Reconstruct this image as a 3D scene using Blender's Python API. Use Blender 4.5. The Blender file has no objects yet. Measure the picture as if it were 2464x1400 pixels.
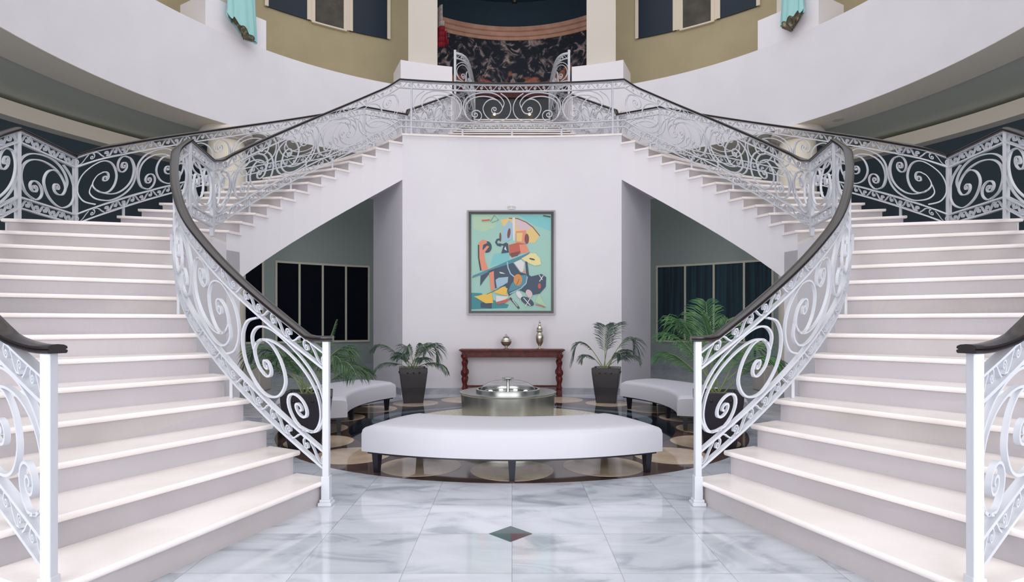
import bpy, bmesh, math, random
from mathutils import Vector, Matrix
R = math.radians
C = bpy.context.scene.collection
S = bpy.context.scene
rnd = random.Random(7)

# ------------------------------------------------------------------ camera, light, exposure
cam_d = bpy.data.cameras.new('camera')
cam = bpy.data.objects.new('camera', cam_d); C.objects.link(cam)
cam.location = (0, 0, 1.24); cam.rotation_euler = (R(90), 0, 0)
cam_d.sensor_width = 36; cam_d.lens = 1400/2464*36; cam_d.shift_y = 78/2464
cam_d.clip_end = 200
S.camera = cam
w = bpy.data.worlds.new('world'); S.world = w; w.use_nodes = True
bg = w.node_tree.nodes['Background']; bg.inputs[0].default_value = (0.93, 0.95, 1.0, 1); bg.inputs[1].default_value = 1.45
def area(name, loc, rot, sx, sy, power, col, disk=False):
    l = bpy.data.lights.new(name, 'AREA'); l.shape = 'DISK' if disk else 'RECTANGLE'
    l.size = sx; l.size_y = sy; l.energy = power; l.color = col
    o = bpy.data.objects.new(name, l); C.objects.link(o); o.location = loc; o.rotation_euler = rot
    return o
area('skylight', (0, 6.5, 14.5), (0, 0, 0), 11, 11, 400, (1.0, 0.97, 0.95), True)
area('entrance_daylight', (0, -9, 3.6), (R(88), 0, 0), 15, 7, 820, (1.0, 0.97, 0.97))
for sx in (-1, 1):   # fill lights added beside the camera to brighten the stair risers
    v = Vector((-sx*3.2, 3.6, .8))-Vector((sx*4.6, -1.4, 2.4))
    area('side_fill_light', (sx*4.6, -1.4, 2.4), v.to_track_quat('-Z', 'Y').to_euler(), 4, 3.6, 210, (1.0, 0.97, 0.96))
S.view_settings.view_transform = 'Standard'; S.view_settings.look = 'None'
S.view_settings.exposure = -0.12; S.view_settings.gamma = 1.0; S.view_settings.use_curve_mapping = False

# ------------------------------------------------------------------ materials
def lin(c): return tuple((x/255/12.92 if x/255 <= .04045 else ((x/255+.055)/1.055)**2.4) for x in c)
def mat(name, rgb, rough=.6, metal=0, noise=None, bump=None, spec=None, coat=0):
    m = bpy.data.materials.new(name); m.use_nodes = True
    nt = m.node_tree; b = nt.nodes['Principled BSDF']
    c = lin(rgb)
    b.inputs['Base Color'].default_value = (*c, 1); b.inputs['Roughness'].default_value = rough
    b.inputs['Metallic'].default_value = metal
    if spec is not None: b.inputs['Specular IOR Level'].default_value = spec
    if coat: b.inputs['Coat Weight'].default_value = coat; b.inputs['Coat Roughness'].default_value = .08
    if noise:
        sc, rgb2, lo, hi = noise
        tc = nt.nodes.new('ShaderNodeTexCoord'); n = nt.nodes.new('ShaderNodeTexNoise')
        n.inputs['Scale'].default_value = sc; n.inputs['Detail'].default_value = 6
        r = nt.nodes.new('ShaderNodeValToRGB'); r.color_ramp.elements[0].position = lo; r.color_ramp.elements[1].position = hi
        r.color_ramp.elements[0].color = (*c, 1); r.color_ramp.elements[1].color = (*lin(rgb2), 1)
        nt.links.new(tc.outputs['Object'], n.inputs['Vector']); nt.links.new(n.outputs['Fac'], r.inputs[0])
        nt.links.new(r.outputs[0], b.inputs['Base Color'])
    if bump:
        tc = nt.nodes.new('ShaderNodeTexCoord'); n = nt.nodes.new('ShaderNodeTexNoise'); n.inputs['Scale'].default_value = bump[0]
        bp = nt.nodes.new('ShaderNodeBump'); bp.inputs['Strength'].default_value = bump[1]; bp.inputs['Distance'].default_value = .01
        nt.links.new(tc.outputs['Object'], n.inputs['Vector']); nt.links.new(n.outputs['Fac'], bp.inputs['Height']); nt.links.new(bp.outputs[0], b.inputs['Normal'])
    return m
M = {}
M['white_wall'] = mat('white_wall', (226, 224, 231), .75, noise=(1.3, (221, 218, 226), .3, .7))
M['white_paint'] = mat('white_paint', (229, 226, 233), .7)
M['stair_marble'] = mat('stair_marble', (240, 233, 232), .3, noise=(2.2, (227, 219, 216), .42, .72))
M['beige_wall'] = mat('beige_wall', (174, 162, 132), .8, noise=(1.2, (166, 155, 126), .3, .7))
M['cream'] = mat('cream', (206, 199, 190), .6)
M['grey_green'] = mat('grey_green', (152, 164, 162), .7)
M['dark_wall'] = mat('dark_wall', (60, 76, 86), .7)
M['soffit'] = mat('soffit', (240, 230, 214), .8)
M['soffit_green'] = mat('soffit_green', (206, 209, 196), .8)
M['iron'] = mat('white_iron', (200, 203, 212), .35)
M['rail'] = mat('dark_rail', (40, 35, 37), .3, spec=.4, coat=.15)
M['fabric'] = mat('white_leather', (190, 190, 200), .5, bump=(30, .05))
M['black_wood'] = mat('black_wood', (24, 24, 34), .3)
M['pot'] = mat('pot', (36, 32, 39), .3, coat=.2)
M['soil'] = mat('pebbles', (150, 148, 140), .8, noise=(60, (50, 45, 40), .45, .55))
M['leaf'] = mat('leaf', (46, 76, 56), .5, noise=(8, (84, 112, 76), .35, .65))
M['leaf_grey'] = mat('leaf_grey', (84, 110, 92), .5, noise=(9, (52, 66, 66), .35, .65))
M['leaf_bright'] = mat('leaf_bright', (94, 134, 80), .5, noise=(7, (50, 92, 64), .35, .65))
M['stem'] = mat('stem', (122, 140, 88), .5)
M['mahogany'] = mat('mahogany', (102, 34, 32), .4, noise=(14, (68, 22, 24), .35, .65), spec=.3)
M['silver'] = mat('silver', (205, 200, 188), .28, .9)
M['steel'] = mat('steel', (186, 189, 186), .26, 1.0)
M['window_dark'] = mat('window_dark', (6, 12, 24), .15, spec=.2)
M['window_blue'] = mat('window_blue', (30, 44, 62), .3, spec=.15, noise=(1.5, (34, 44, 54), .3, .7))
M['window_smoke'] = mat('window_smoke', (84, 80, 72), .3, spec=.15, noise=(2.5, (52, 50, 48), .3, .7))
M['frame'] = mat('window_frame', (206, 204, 188), .5)
M['frame_cream'] = mat('frame_cream', (216, 204, 186), .5)
M['brown_marble'] = mat('brown_marble', (92, 72, 66), .06, noise=(3, (66, 52, 50), .35, .65))
M['black_marble'] = mat('black_marble', (22, 27, 36), .04, noise=(3, (36, 44, 54), .45, .7))
M['blue_marble'] = mat('blue_marble', (98, 112, 124), .06, noise=(3, (74, 88, 100), .35, .65))
M['beige_marble'] = mat('beige_marble', (204, 184, 162), .07, noise=(4, (184, 160, 140), .4, .7))
M['cream_marble'] = mat('cream_marble', (204, 196, 176), .07, noise=(30, (172, 164, 144), .45, .6))
M['green_stone'] = mat('green_stone', (62, 80, 82), .12)
M['red_stone'] = mat('red_stone', (72, 56, 66), .12)
M['base_marble'] = mat('base_marble', (170, 172, 184), .2, noise=(6, (150, 152, 162), .4, .7))
M['navy'] = mat('navy', (46, 70, 92), .7)
M['slate'] = mat('slate', (84, 90, 98), .6)
M['cornice'] = mat('cornice', (232, 184, 162), .5, noise=(3, (205, 156, 136), .3, .7))
M['teal_cloth'] = mat('teal_cloth', (156, 208, 210), .6)
M['bronze'] = mat('bronze', (92, 88, 72), .6, noise=(14, (176, 160, 126), .5, .7))
M['red'] = mat('flag_red', (150, 24, 48), .8)
M['flag_white'] = mat('flag_white', (190, 178, 178), .8)
M['frame_black'] = mat('frame_black', (32, 34, 38), .3)
M['frame_silver'] = mat('frame_silver', (130, 128, 130), .35, .5)

def curtain_mat():
    m = mat('teal_curtain', (14, 44, 62), .7); nt = m.node_tree; b = nt.nodes['Principled BSDF']
    tc = nt.nodes.new('ShaderNodeTexCoord'); wv = nt.nodes.new('ShaderNodeTexNoise'); mp = nt.nodes.new('ShaderNodeMapping')
    mp.inputs['Scale'].default_value = (14, 14, .3); wv.inputs['Scale'].default_value = 1.2
    r = nt.nodes.new('ShaderNodeValToRGB'); r.color_ramp.elements[0].color = (*lin((8, 28, 44)), 1); r.color_ramp.elements[1].color = (*lin((22, 60, 74)), 1)
    r.color_ramp.elements[0].position = .35; r.color_ramp.elements[1].position = .65
    nt.links.new(tc.outputs['Object'], mp.inputs[0]); nt.links.new(mp.outputs[0], wv.inputs['Vector']); nt.links.new(wv.outputs['Fac'], r.inputs[0]); nt.links.new(r.outputs[0], b.inputs['Base Color'])
    return m
M['curtain'] = curtain_mat()

def glass_mat():
    m = mat('dome_glass', (255, 255, 255), .02); b = m.node_tree.nodes['Principled BSDF']
    b.inputs['Transmission Weight'].default_value = 1.0; b.inputs['IOR'].default_value = 1.1
    return m
M['glass'] = glass_mat()
def emit(name, rgb, s):
    m = mat(name, rgb, .5); b = m.node_tree.nodes['Principled BSDF']
    b.inputs['Emission Color'].default_value = (*lin(rgb), 1); b.inputs['Emission Strength'].default_value = s
    return m
M['lamp'] = emit('warm_lamp', (255, 214, 170), 5)
M['bulb'] = emit('white_bulb', (250, 250, 255), 1.6)

def floor_mat():
    m = mat('floor_marble', (190, 194, 202), .07); nt = m.node_tree; b = nt.nodes['Principled BSDF']; L = nt.links.new
    tc = nt.nodes.new('ShaderNodeTexCoord')
    T = .543
    mp = nt.nodes.new('ShaderNodeMapping'); mp.inputs['Location'].default_value = (40*T, -3.43+60*T, 0)
    br = nt.nodes.new('ShaderNodeTexBrick'); br.offset = 0; br.inputs['Scale'].default_value = 1
    br.inputs['Brick Width'].default_value = T; br.inputs['Row Height'].default_value = T
    br.inputs['Mortar Size'].default_value = .0022; br.inputs['Mortar Smooth'].default_value = .3; br.inputs['Bias'].default_value = 0
    br.inputs['Color1'].default_value = (*lin((196, 199, 208)), 1); br.inputs['Color2'].default_value = (*lin((184, 188, 197)), 1)
    br.inputs['Mortar'].default_value = (*lin((150, 153, 160)), 1)
    L(tc.outputs['Object'], mp.inputs[0]); L(mp.outputs[0], br.inputs['Vector'])
    # per-tile offset of the veining
    sn = nt.nodes.new('ShaderNodeVectorMath'); sn.operation = 'SNAP'; sn.inputs[1].default_value = (T, T, 1)
    L(mp.outputs[0], sn.inputs[0])
    wn = nt.nodes.new('ShaderNodeTexWhiteNoise'); L(sn.outputs[0], wn.inputs['Vector'])
    ad = nt.nodes.new('ShaderNodeVectorMath'); ad.operation = 'MULTIPLY_ADD'; ad.inputs[1].default_value = (9, 9, 9)
    L(wn.outputs['Color'], ad.inputs[0]); L(tc.outputs['Object'], ad.inputs[2])
    n = nt.nodes.new('ShaderNodeTexNoise'); n.inputs['Scale'].default_value = 1.6; n.inputs['Detail'].default_value = 8; n.inputs['Distortion'].default_value = 1.6
    mp2 = nt.nodes.new('ShaderNodeMapping'); mp2.inputs['Scale'].default_value = (1, 2.3, 1); mp2.inputs['Rotation'].default_value = (0, 0, .7)
    L(ad.outputs[0], mp2.inputs[0]); L(mp2.outputs[0], n.inputs['Vector'])
    r = nt.nodes.new('ShaderNodeValToRGB'); e = r.color_ramp.elements
    e[0].position = .30; e[0].color = (.60, .62, .66, 1); e[1].position = .62; e[1].color = (1.05, 1.05, 1.06, 1)
    x = e.new(.45); x.color = (.93, .94, .95, 1)
    L(n.outputs['Fac'], r.inputs[0])
    mx = nt.nodes.new('ShaderNodeMix'); mx.data_type = 'RGBA'; mx.blend_type = 'MULTIPLY'; mx.inputs[0].default_value = 1
    L(br.outputs['Color'], mx.inputs[6]); L(r.outputs[0], mx.inputs[7]); L(mx.outputs[2], b.inputs['Base Color'])
    return m
M['floor'] = floor_mat()
def mural_mat():
    m = mat('mural', (20, 22, 30), .7); nt = m.node_tree; b = nt.nodes['Principled BSDF']; L = nt.links.new
    tc = nt.nodes.new('ShaderNodeTexCoord')
    n = nt.nodes.new('ShaderNodeTexNoise'); n.inputs['Scale'].default_value = 3.0; n.inputs['Detail'].default_value = 6; n.inputs['Distortion'].default_value = 1.5
    r = nt.nodes.new('ShaderNodeValToRGB'); e = r.color_ramp.elements
    e[0].position = .50; e[0].color = (*lin((24, 36, 54)), 1); e[1].position = .68; e[1].color = (*lin((196, 176, 176)), 1)
    x = e.new(.565); x.color = (*lin((84, 80, 90)), 1)
    n2 = nt.nodes.new('ShaderNodeTexNoise'); n2.inputs['Scale'].default_value = 1.3; n2.inputs['Detail'].default_value = 4; n2.inputs['Distortion'].default_value = .8
    sp = nt.nodes.new('ShaderNodeSeparateXYZ'); L(tc.outputs['Object'], sp.inputs[0])
    mr = nt.nodes.new('ShaderNodeMapRange'); mr.inputs[1].default_value = 10.45; mr.inputs[2].default_value = 9.35; mr.inputs[3].default_value = -.12; mr.inputs[4].default_value = .22
    L(sp.outputs[2], mr.inputs[0])
    ad = nt.nodes.new('ShaderNodeMath'); ad.operation = 'ADD'; L(n2.outputs['Fac'], ad.inputs[0]); L(mr.outputs[0], ad.inputs[1])
    r2 = nt.nodes.new('ShaderNodeValToRGB'); r2.color_ramp.elements[0].position = .62; r2.color_ramp.elements[1].position = .70
    L(tc.outputs['Object'], n.inputs['Vector']); L(tc.outputs['Object'], n2.inputs['Vector'])
    L(n.outputs['Fac'], r.inputs[0]); L(ad.outputs[0], r2.inputs[0])
    mx = nt.nodes.new('ShaderNodeMix'); mx.data_type = 'RGBA'; L(r2.outputs[0], mx.inputs[0]); L(r.outputs[0], mx.inputs[6])
    mx2 = nt.nodes.new('ShaderNodeMix'); mx2.data_type = 'RGBA'; L(n.outputs['Fac'], mx2.inputs[0])
    mx2.inputs[6].default_value = (*lin((88, 50, 56)), 1); mx2.inputs[7].default_value = (*lin((236, 150, 122)), 1)
    L(mx2.outputs[2], mx.inputs[7]); L(mx.outputs[2], b.inputs['Base Color'])
    return m
M['mural'] = mural_mat()

# ------------------------------------------------------------------ helpers
def link(o, parent=None):
    C.objects.link(o)
    if parent: o.parent = parent
    return o
def tag(o, label=None, cat=None, group=None, kind=None):
    if label: o['label'] = label
    if cat: o['category'] = cat
    if group: o['group'] = group
    if kind: o['kind'] = kind
    return o
def thing(name, label, cat, loc=(0, 0, 0), group=None):
    o = bpy.data.objects.new(name, None); C.objects.link(o); o.location = loc
    o.empty_display_size = .1
    return tag(o, label, cat, group)
class MB:
    def __init__(s): s.v = []; s.f = []; s.m = []; s.mi = 0
    def add(s, vs, fs):
        b = len(s.v); s.v += [tuple(v) for v in vs]; s.f += [tuple(i+b for i in f) for f in fs]; s.m += [s.mi]*len(fs)
    def prism(s, pts, z0, z1):
        n = len(pts)
        zz0 = z0 if hasattr(z0, '__len__') else [z0]*n; zz1 = z1 if hasattr(z1, '__len__') else [z1]*n
        s.add([(p[0], p[1], zz0[i]) for i, p in enumerate(pts)]+[(p[0], p[1], zz1[i]) for i, p in enumerate(pts)],
              [tuple(range(n)), tuple(range(n, 2*n))]+[(i, (i+1) % n, (i+1) % n+n, i+n) for i in range(n)])
    def box(s, c, d, rz=0):
        x, y, z = d[0]/2, d[1]/2, d[2]/2; cs, sn = math.cos(rz), math.sin(rz)
        P = [(c[0]+a*x*cs-b*y*sn, c[1]+a*x*sn+b*y*cs) for a, b in ((-1, -1), (1, -1), (1, 1), (-1, 1))]
        s.prism(P, c[2]-z, c[2]+z)
    def lathe(s, prof, c=(0, 0, 0), n=24, caps=True):
        vs = []; fs = []
        for r, z in prof:
            for k in range(n):
                a = 2*math.pi*k/n; vs.append((c[0]+r*math.cos(a), c[1]+r*math.sin(a), c[2]+z))
        for i in range(len(prof)-1):
            for k in range(n):
                k2 = (k+1) % n; fs.append((i*n+k, i*n+k2, (i+1)*n+k2, (i+1)*n+k))
        if caps: fs.append(tuple(range(n))); fs.append(tuple((len(prof)-1)*n+k for k in range(n)))
        s.add(vs, fs)
    def tube(s, pts, r, n=6):
        pts = [Vector(p) for p in pts]; vs = []; fs = []; m = len(pts)
        rr = r if hasattr(r, '__len__') else [r]*m
        for i, p in enumerate(pts):
            t = (pts[min(i+1, m-1)]-pts[max(i-1, 0)]).normalized()
            a = t.orthogonal().normalized() if i == 0 else (a-t*a.dot(t)).normalized()
            b = t.cross(a)
            for k in range(n):
                q = 2*math.pi*k/n; vs.append(p+(a*math.cos(q)+b*math.sin(q))*rr[i])
        for i in range(m-1):
            for k in range(n): k2 = (k+1) % n; fs.append((i*n+k, i*n+k2, (i+1)*n+k2, (i+1)*n+k))
        fs.append(tuple(range(n))); fs.append(tuple((m-1)*n+k for k in range(n)))
        s.add(vs, fs)
    def rings(s, loops, closed_loop=True, caps=True):
        n = len(loops[0]); vs = [v for l in loops for v in l]; fs = []
        for i in range(len(loops)-1):
            for k in range(n if closed_loop else n-1):
                k2 = (k+1) % n; fs.append((i*n+k, i*n+k2, (i+1)*n+k2, (i+1)*n+k))
        if caps: fs.append(tuple(range(n))); fs.append(tuple((len(loops)-1)*n+k for k in range(n)))
        s.add(vs, fs)
    def build(s, name, m, parent=None, smooth=False, bevel=0, world=True, angle=35):
        me = bpy.data.meshes.new(name); me.from_pydata(s.v, [], s.f)
        bm = bmesh.new(); bm.from_mesh(me); bmesh.ops.recalc_face_normals(bm, faces=bm.faces); bm.to_mesh(me); bm.free()
        ms = m if isinstance(m, (list, tuple)) else [m]
        for q in ms: me.materials.append(q)
        if len(ms) > 1:
            for p, i in zip(me.polygons, s.m): p.material_index = i
        if smooth:
            me.polygons.foreach_set('use_smooth', [True]*len(me.polygons))
            try: me.set_sharp_from_angle(angle=R(angle))
            except Exception: pass
        o = bpy.data.objects.new(name, me); C.objects.link(o)
        if parent:
            o.parent = parent
            if world:
                loc = Vector(parent.location)
                if parent.parent: loc = loc+Vector(parent.parent.location)
                if parent.type == 'MESH': loc = Vector((0, 0, 0)) if not parent.parent else Vector(parent.parent.location)+Vector(parent.location)
                o.location = -loc
        if bevel:
            b = o.modifiers.new('bevel', 'BEVEL'); b.width = bevel; b.segments = 2; b.limit_method = 'ANGLE'
        return o
def struct(o): o['kind'] = 'structure'; return o

YC = 7.8                       # centre of the round hall
def P(a, r, z=None, yc=YC):
    a = R(a); q = (r*math.sin(a), yc+r*math.cos(a)); return q if z is None else (*q, z)
def band(r0, r1, z0, z1, a0, a1, n, mb=None, yc=YC):
    mb = mb or MB(); loops = []
    full = abs(a1-a0) >= 359.9
    for i in range(n+1):
        a = a0+(a1-a0)*i/n
        loops.append([P(a, r0, z0, yc), P(a, r1, z0, yc), P(a, r1, z1, yc), P(a, r0, z1, yc)])
    mb.rings(loops, True, not full); return mb

# ------------------------------------------------------------------ room shell
ZB, ZT = 5.24, 7.03            # balcony soffit and floor
RO = 9.6
mb = MB(); mb.lathe([(.001, -.2), (16, -.2), (16, 0), (.001, 0)], (0, YC, 0), 64, False)
floor = struct(mb.build('floor', M['floor']))
FC = (0, 7.25)
def disc(mb, c, r, z, n=48, z0=-.01): mb.prism([(c[0]+r*math.cos(2*math.pi*k/n), c[1]+r*math.sin(2*math.pi*k/n)) for k in range(n)], z0, z)
mb = MB(); disc(mb, FC, 2.74, .0010, 96); mb.build('medallion', M['brown_marble'], floor)
mb = MB(); disc(mb, FC, 1.96, .0016, 96); mb.build('medallion_ring', M['black_marble'], floor)
# wavy blue-grey stone inlay in the black ring
mb = MB(); n = 160; inn = []; out = []
for k in range(n):
    a = 2*math.pi*k/n; wv = math.sin(a*5)
    inn.append((FC[0]+(1.58+.10*wv)*math.cos(a), FC[1]+(1.58+.10*wv)*math.sin(a), .0020)); out.append((FC[0]+(1.74+.13*wv)*math.cos(a), FC[1]+(1.74+.13*wv)*math.sin(a), .0020))
mb.add(inn+out, [(k, (k+1) % n, (k+1) % n+n, k+n) for k in range(n)]); mb.build('wavy_inlay', M['blue_marble'], floor)
mb = MB(); disc(mb, FC, 1.40, .0020, 96); mb.build('centre_inlay', M['cream_marble'], floor)
for k in range(18):
    a = R(-90+20*k); c = (FC[0]+2.33*math.cos(a), FC[1]+2.33*math.sin(a))
    mb = MB(); disc(mb, c, .352, .0026, 48); o = mb.build('roundel', M['beige_marble'], floor)
mb = MB(); q = .129
for i, (dx, dy) in enumerate([(0, q), (q, 0), (0, -q), (-q, 0)]):
    dx2, dy2 = [(q, 0), (0, -q), (-q, 0), (0, q)][i]; mb.mi = 1 if i == 1 else 0
    mb.add([(-.008, 3.43, .002), (-.008+dx, 3.43+dy, .0015), (-.008+dx2, 3.43+dy2, .0015)], [(0, 1, 2)])
mb.build('diamond_inlay', [M['green_stone'], M['red_stone']], floor)

# outer walls: back wall under the balcony, side walls
struct(band(8.8, 9.0, 0, ZB+.06, -52, 52, 52).build('wall_back', M['grey_green'], smooth=True))
for sg, nm in ((-1, 'wall_left'), (1, 'wall_right')):
    mb = band(RO, RO+.2, 0, ZB+.1, sg*51, sg*142, 50); band(8.8, RO+.1, 0, ZB+.06, sg*51.5, sg*52.2, 1, mb)
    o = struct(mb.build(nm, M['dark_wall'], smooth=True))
    struct(band(9.3, RO+.1, 4.93, ZB-.03, sg*50, sg*142, 60).build('trim_1' if sg < 0 else 'trim_2', M['soffit'], smooth=True))
# balcony: fascia ring, slab with a stairwell opening at the far side, soffit
g = 12.5
mb = band(6.9, 7.12, ZB, ZT, g, 360-g, 160)
struct(mb.build('wall_balcony', M['white_wall'], smooth=True))
struct(band(6.905, 7.7, ZB-.004, ZB+.25, g, 360-g, 150).build('ceiling_edge', M['soffit'], smooth=True))
struct(band(7.65, 9.9, ZB+.05, ZB+.25, g, 360-g, 150).build('ceiling', M['soffit_green'], smooth=True))
struct(band(7.0, 9.9, ZT-.3, ZT-.005, g, 360-g, 150).build('floor_balcony', M['cream'], smooth=True))
mb = MB()  # slab behind the stairwell, at the head of the centre flight
mb.prism([(-1.12, 16.5), (1.12, 16.5), (2.4, 20.2), (-2.4, 20.2)], ZT-.4, ZT)
mb.prism([(-2.3, 16.5), (-1.1, 16.5), (-2.4, 20.2), (-4.6, 20.2)], ZT-.4, ZT); mb.prism([(2.3, 16.5), (1.1, 16.5), (2.4, 20.2), (4.6, 20.2)], ZT-.4, ZT)
struct(mb.build('floor_gallery', M['cream']))
for sg in (-1, 1):             # white cheeks of the stairwell opening
    mb = MB(); mb.prism([(sg*1.50, 14.53), (sg*1.12, 16.55), (sg*1.9, 16.6), (sg*2.0, 14.4)], ZB, ZT)
    mb.prism([(sg*2.22, 11.75), (sg*1.50, 14.56), (sg*1.6, 14.6), (sg*2.34, 11.8)], 3.9, ZB+.3)
    struct(mb.build('wall_stairwell_'+('left' if sg < 0 else 'right'), M['white_paint']))
# upper beige wall, opening to the niche in the middle
for sg, nm in ((-1, 'wall_upper_left'), (1, 'wall_upper_right')):
    struct(band(9.2, 9.5, ZT-.1, 13.6, sg*15.2, sg*180, 100).build(nm, M['beige_wall'], smooth=True))
struct(band(9.2, 9.5, 12.3, 13.6, -15.3, 15.3, 12).build('wall_upper_header', M['beige_wall'], smooth=True))
# niche hall beyond
struct(band(4.6, 4.8, ZT-.1, 12.6, -84, 84, 48, yc=15.5).build('wall_niche', M['slate'], smooth=True))
struct(band(.01, 4.8, 12.3, 12.6, -92, 92, 32, yc=15.5).build('ceiling_niche', M['navy']))
mb = band(4.56, 4.6, 11.3, 12.3, -84, 84, 48, yc=15.5); struct(mb.build('wall_niche_upper', M['navy'], smooth=True))
loops = []
prof = [(4.58, 10.95), (4.50, 10.97), (4.48, 11.06), (4.43, 11.08), (4.42, 11.20), (4.36, 11.23), (4.35, 11.36), (4.58, 11.40)]
for i in range(49):
    a = -84+168*i/48; loops.append([P(a, r_, z_, 15.5) for r_, z_ in prof])
mb = MB(); mb.rings(loops); struct(mb.build('trim_3', M['cornice'], smooth=True))
struct(band(4.5, 4.6, 9.0, 9.36, -62, 62, 48, yc=15.5).build('trim_4', M['mahogany'], smooth=True))
mb = band(4.52, 4.58, 9.35, 10.98, -62, 62, 48, yc=15.5)
tag(mb.build('mural', M['mural'], smooth=True), 'dark curved mural of grey and terracotta figures under the brown cornice', 'mural')

def on_ring(px, r, yc=YC):     # angle on a circle about the hall centre seen at picture column px
    k = (px-1232)/1400; A = 1+k*k
    Y = (2*yc+math.sqrt(4*yc*yc-4*A*(yc*yc-r*r)))/(2*A); return math.degrees(math.atan2(k*Y, Y-yc)), Y

# windows of the back wall (under the balcony) and of the upper wall
def window(name, r, edges, z0, z1, paneMats, fw=.05, fmat='frame', dep=.03, split=None):
    mbf = MB(); w_ = math.degrees(fw/r)
    for a in edges: band(r-dep, r+.01, z0, z1, a-w_/2, a+w_/2, 1, mbf)
    n = 4*(len(edges)-1)
    band(r-dep, r+.01, z1-fw*.5, z1+fw*.5, edges[0]-w_/2, edges[-1]+w_/2, n, mbf)
    band(r-dep, r+.01, z0-fw*.5, z0+fw*.5, edges[0]-w_/2, edges[-1]+w_/2, n, mbf)
    o = struct(mbf.build(name, M[fmat]))
    for i in range(len(edges)-1):
        m = MB(); band(r-.012, r+.01, z0, z1, edges[i], edges[i+1], 4, m); m.build('pane', M[paneMats[i % len(paneMats)]], o, smooth=True)
    return o
WR = 8.8
def angs(pxs, r=WR): return [on_ring(p, r)[0] for p in pxs]
zt, zb = 1.24+143/93.5, 1.24-44/94
window('window_1', WR, angs([664, 720, 776, 832, 887]), zb, zt, ['window_dark'])
window('window_2', WR, angs([452, 512, 572, 632]), zb, zt, ['window_dark'])
window('window_3', WR, angs([1581, 1649, 1718, 1791, 1860]), zb, zt, ['curtain'])
def up_window(name, pxs):
    a = angs(pxs, 9.2)
    o = None
    fr = MB()
    w_ = .28
    for x in (a[0], a[1], a[2], a[3], a[4], a[5]): band(9.14, 9.21, 9.2, 10.36, x-w_, x+w_, 1, fr)
    band(9.14, 9.21, 9.16, 9.2, a[2]-w_, a[3]+w_, 4, fr); band(9.14, 9.21, 10.32, 10.4, a[0]-w_, a[5]+w_, 12, fr)
    o = struct(fr.build(name, M['frame_cream']))
    for i, mt in ((0, 'window_blue'), (2, 'window_smoke'), (4, 'window_blue')):
        m = MB(); band(9.17, 9.21, 9.2, 10.32, a[i], a[i+1], 4, m); m.build('pane', M[mt], o, smooth=True)
    for i in (1, 3):
        m = MB(); band(9.15, 9.21, 9.2, 10.32, a[i], a[i+1], 2, m); m.build('mullion_panel', M['frame_cream'], o, smooth=True)
up_window('window_4', [640, 742, 753, 830, 844, 935])
up_window('window_5', [1533, 1624, 1640, 1716, 1730, 1826])

# baseboard of the back wall
struct(band(8.77, 8.81, 0, .17, -52, 52, 52).build('baseboard_back', M['base_marble'], smooth=True))

# pedestals and columns of the balcony, round columns below
def pedestal(ang):
    mb = MB(); band(6.9, 7.75, ZT, 7.65, ang-5.3, ang+5.3, 6, mb); return mb
for ang, who in ((-17.8, 'left of the mural opening'), (17.8, 'right of the mural opening'), (-54.3, 'behind the left turquoise robe'), (54.3, 'behind the right turquoise robe')):
    t = thing('column', 'square cream upper column on a white pedestal '+who, 'column', P(ang, 7.3, ZT), 'square upper columns')
    pedestal(ang).build('pedestal', M['white_paint'], t)
    c = P(ang, 7.42); m = MB(); m.box((c[0], c[1], 10.65), (.72, .60, 6.0), -R(ang) if abs(ang) > 30 else -R(ang)*.4); m.build('shaft', M['cream'], t)
for sg in (-1, 1):
    c = P(sg*54.2, 7.3)
    t = thing('round_column', 'round beige column with a moulded ring capital behind the %s stair landing' % ('left' if sg < 0 else 'right'), 'column', (c[0], c[1], 0))
    m = MB(); m.lathe([(.36, .0), (.36, 4.8), (.34, 5.0)], (c[0], c[1], 0), 40); m.build('shaft', M['beige_wall'] if 0 else M['soffit'], t, smooth=True)
    m = MB(); m.lathe([(.34, 4.98), (.40, 5.0), (.40, 5.03), (.46, 5.05), (.50, 5.09), (.51, 5.14), (.49, 5.19), (.45, 5.235), (.34, 5.235)], (c[0], c[1], 0), 40); m.build('capital', M['cream'], t, smooth=True)
    m = MB(); m.lathe([(.34, 0.001), (.48, .001), (.48, .12), (.42, .16), (.44, .2), (.36, .26)], (c[0], c[1], 0), 40); m.build('base', M['cream'], t, smooth=True)
t = thing('downlight', 'small round recessed light in the soffit right of the right round column', 'light', P(60.5, 7.35, ZB-.001))
m = MB(); c = P(60.5, 7.35); m.lathe([(.001, ZB-.012), (.09, ZB-.012), (.11, ZB-.004), (.11, ZB-.001)], (c[0], c[1], 0), 24, False); m.build('trim_ring', M['cream'], t)
# lower plinths beyond the stairs
for sg in (-1, 1):
    m = MB(); m.prism([(sg*4.55, 10.5), (sg*5.35, 10.5), (sg*5.35, 11.0), (sg*4.55, 11.0)], 0, .47)
    tag(m.build('plinth', M['cream'], bevel=.02), 'low pale block on the floor seen through the %s stair railing' % ('left' if sg < 0 else 'right'), 'plinth')

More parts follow.
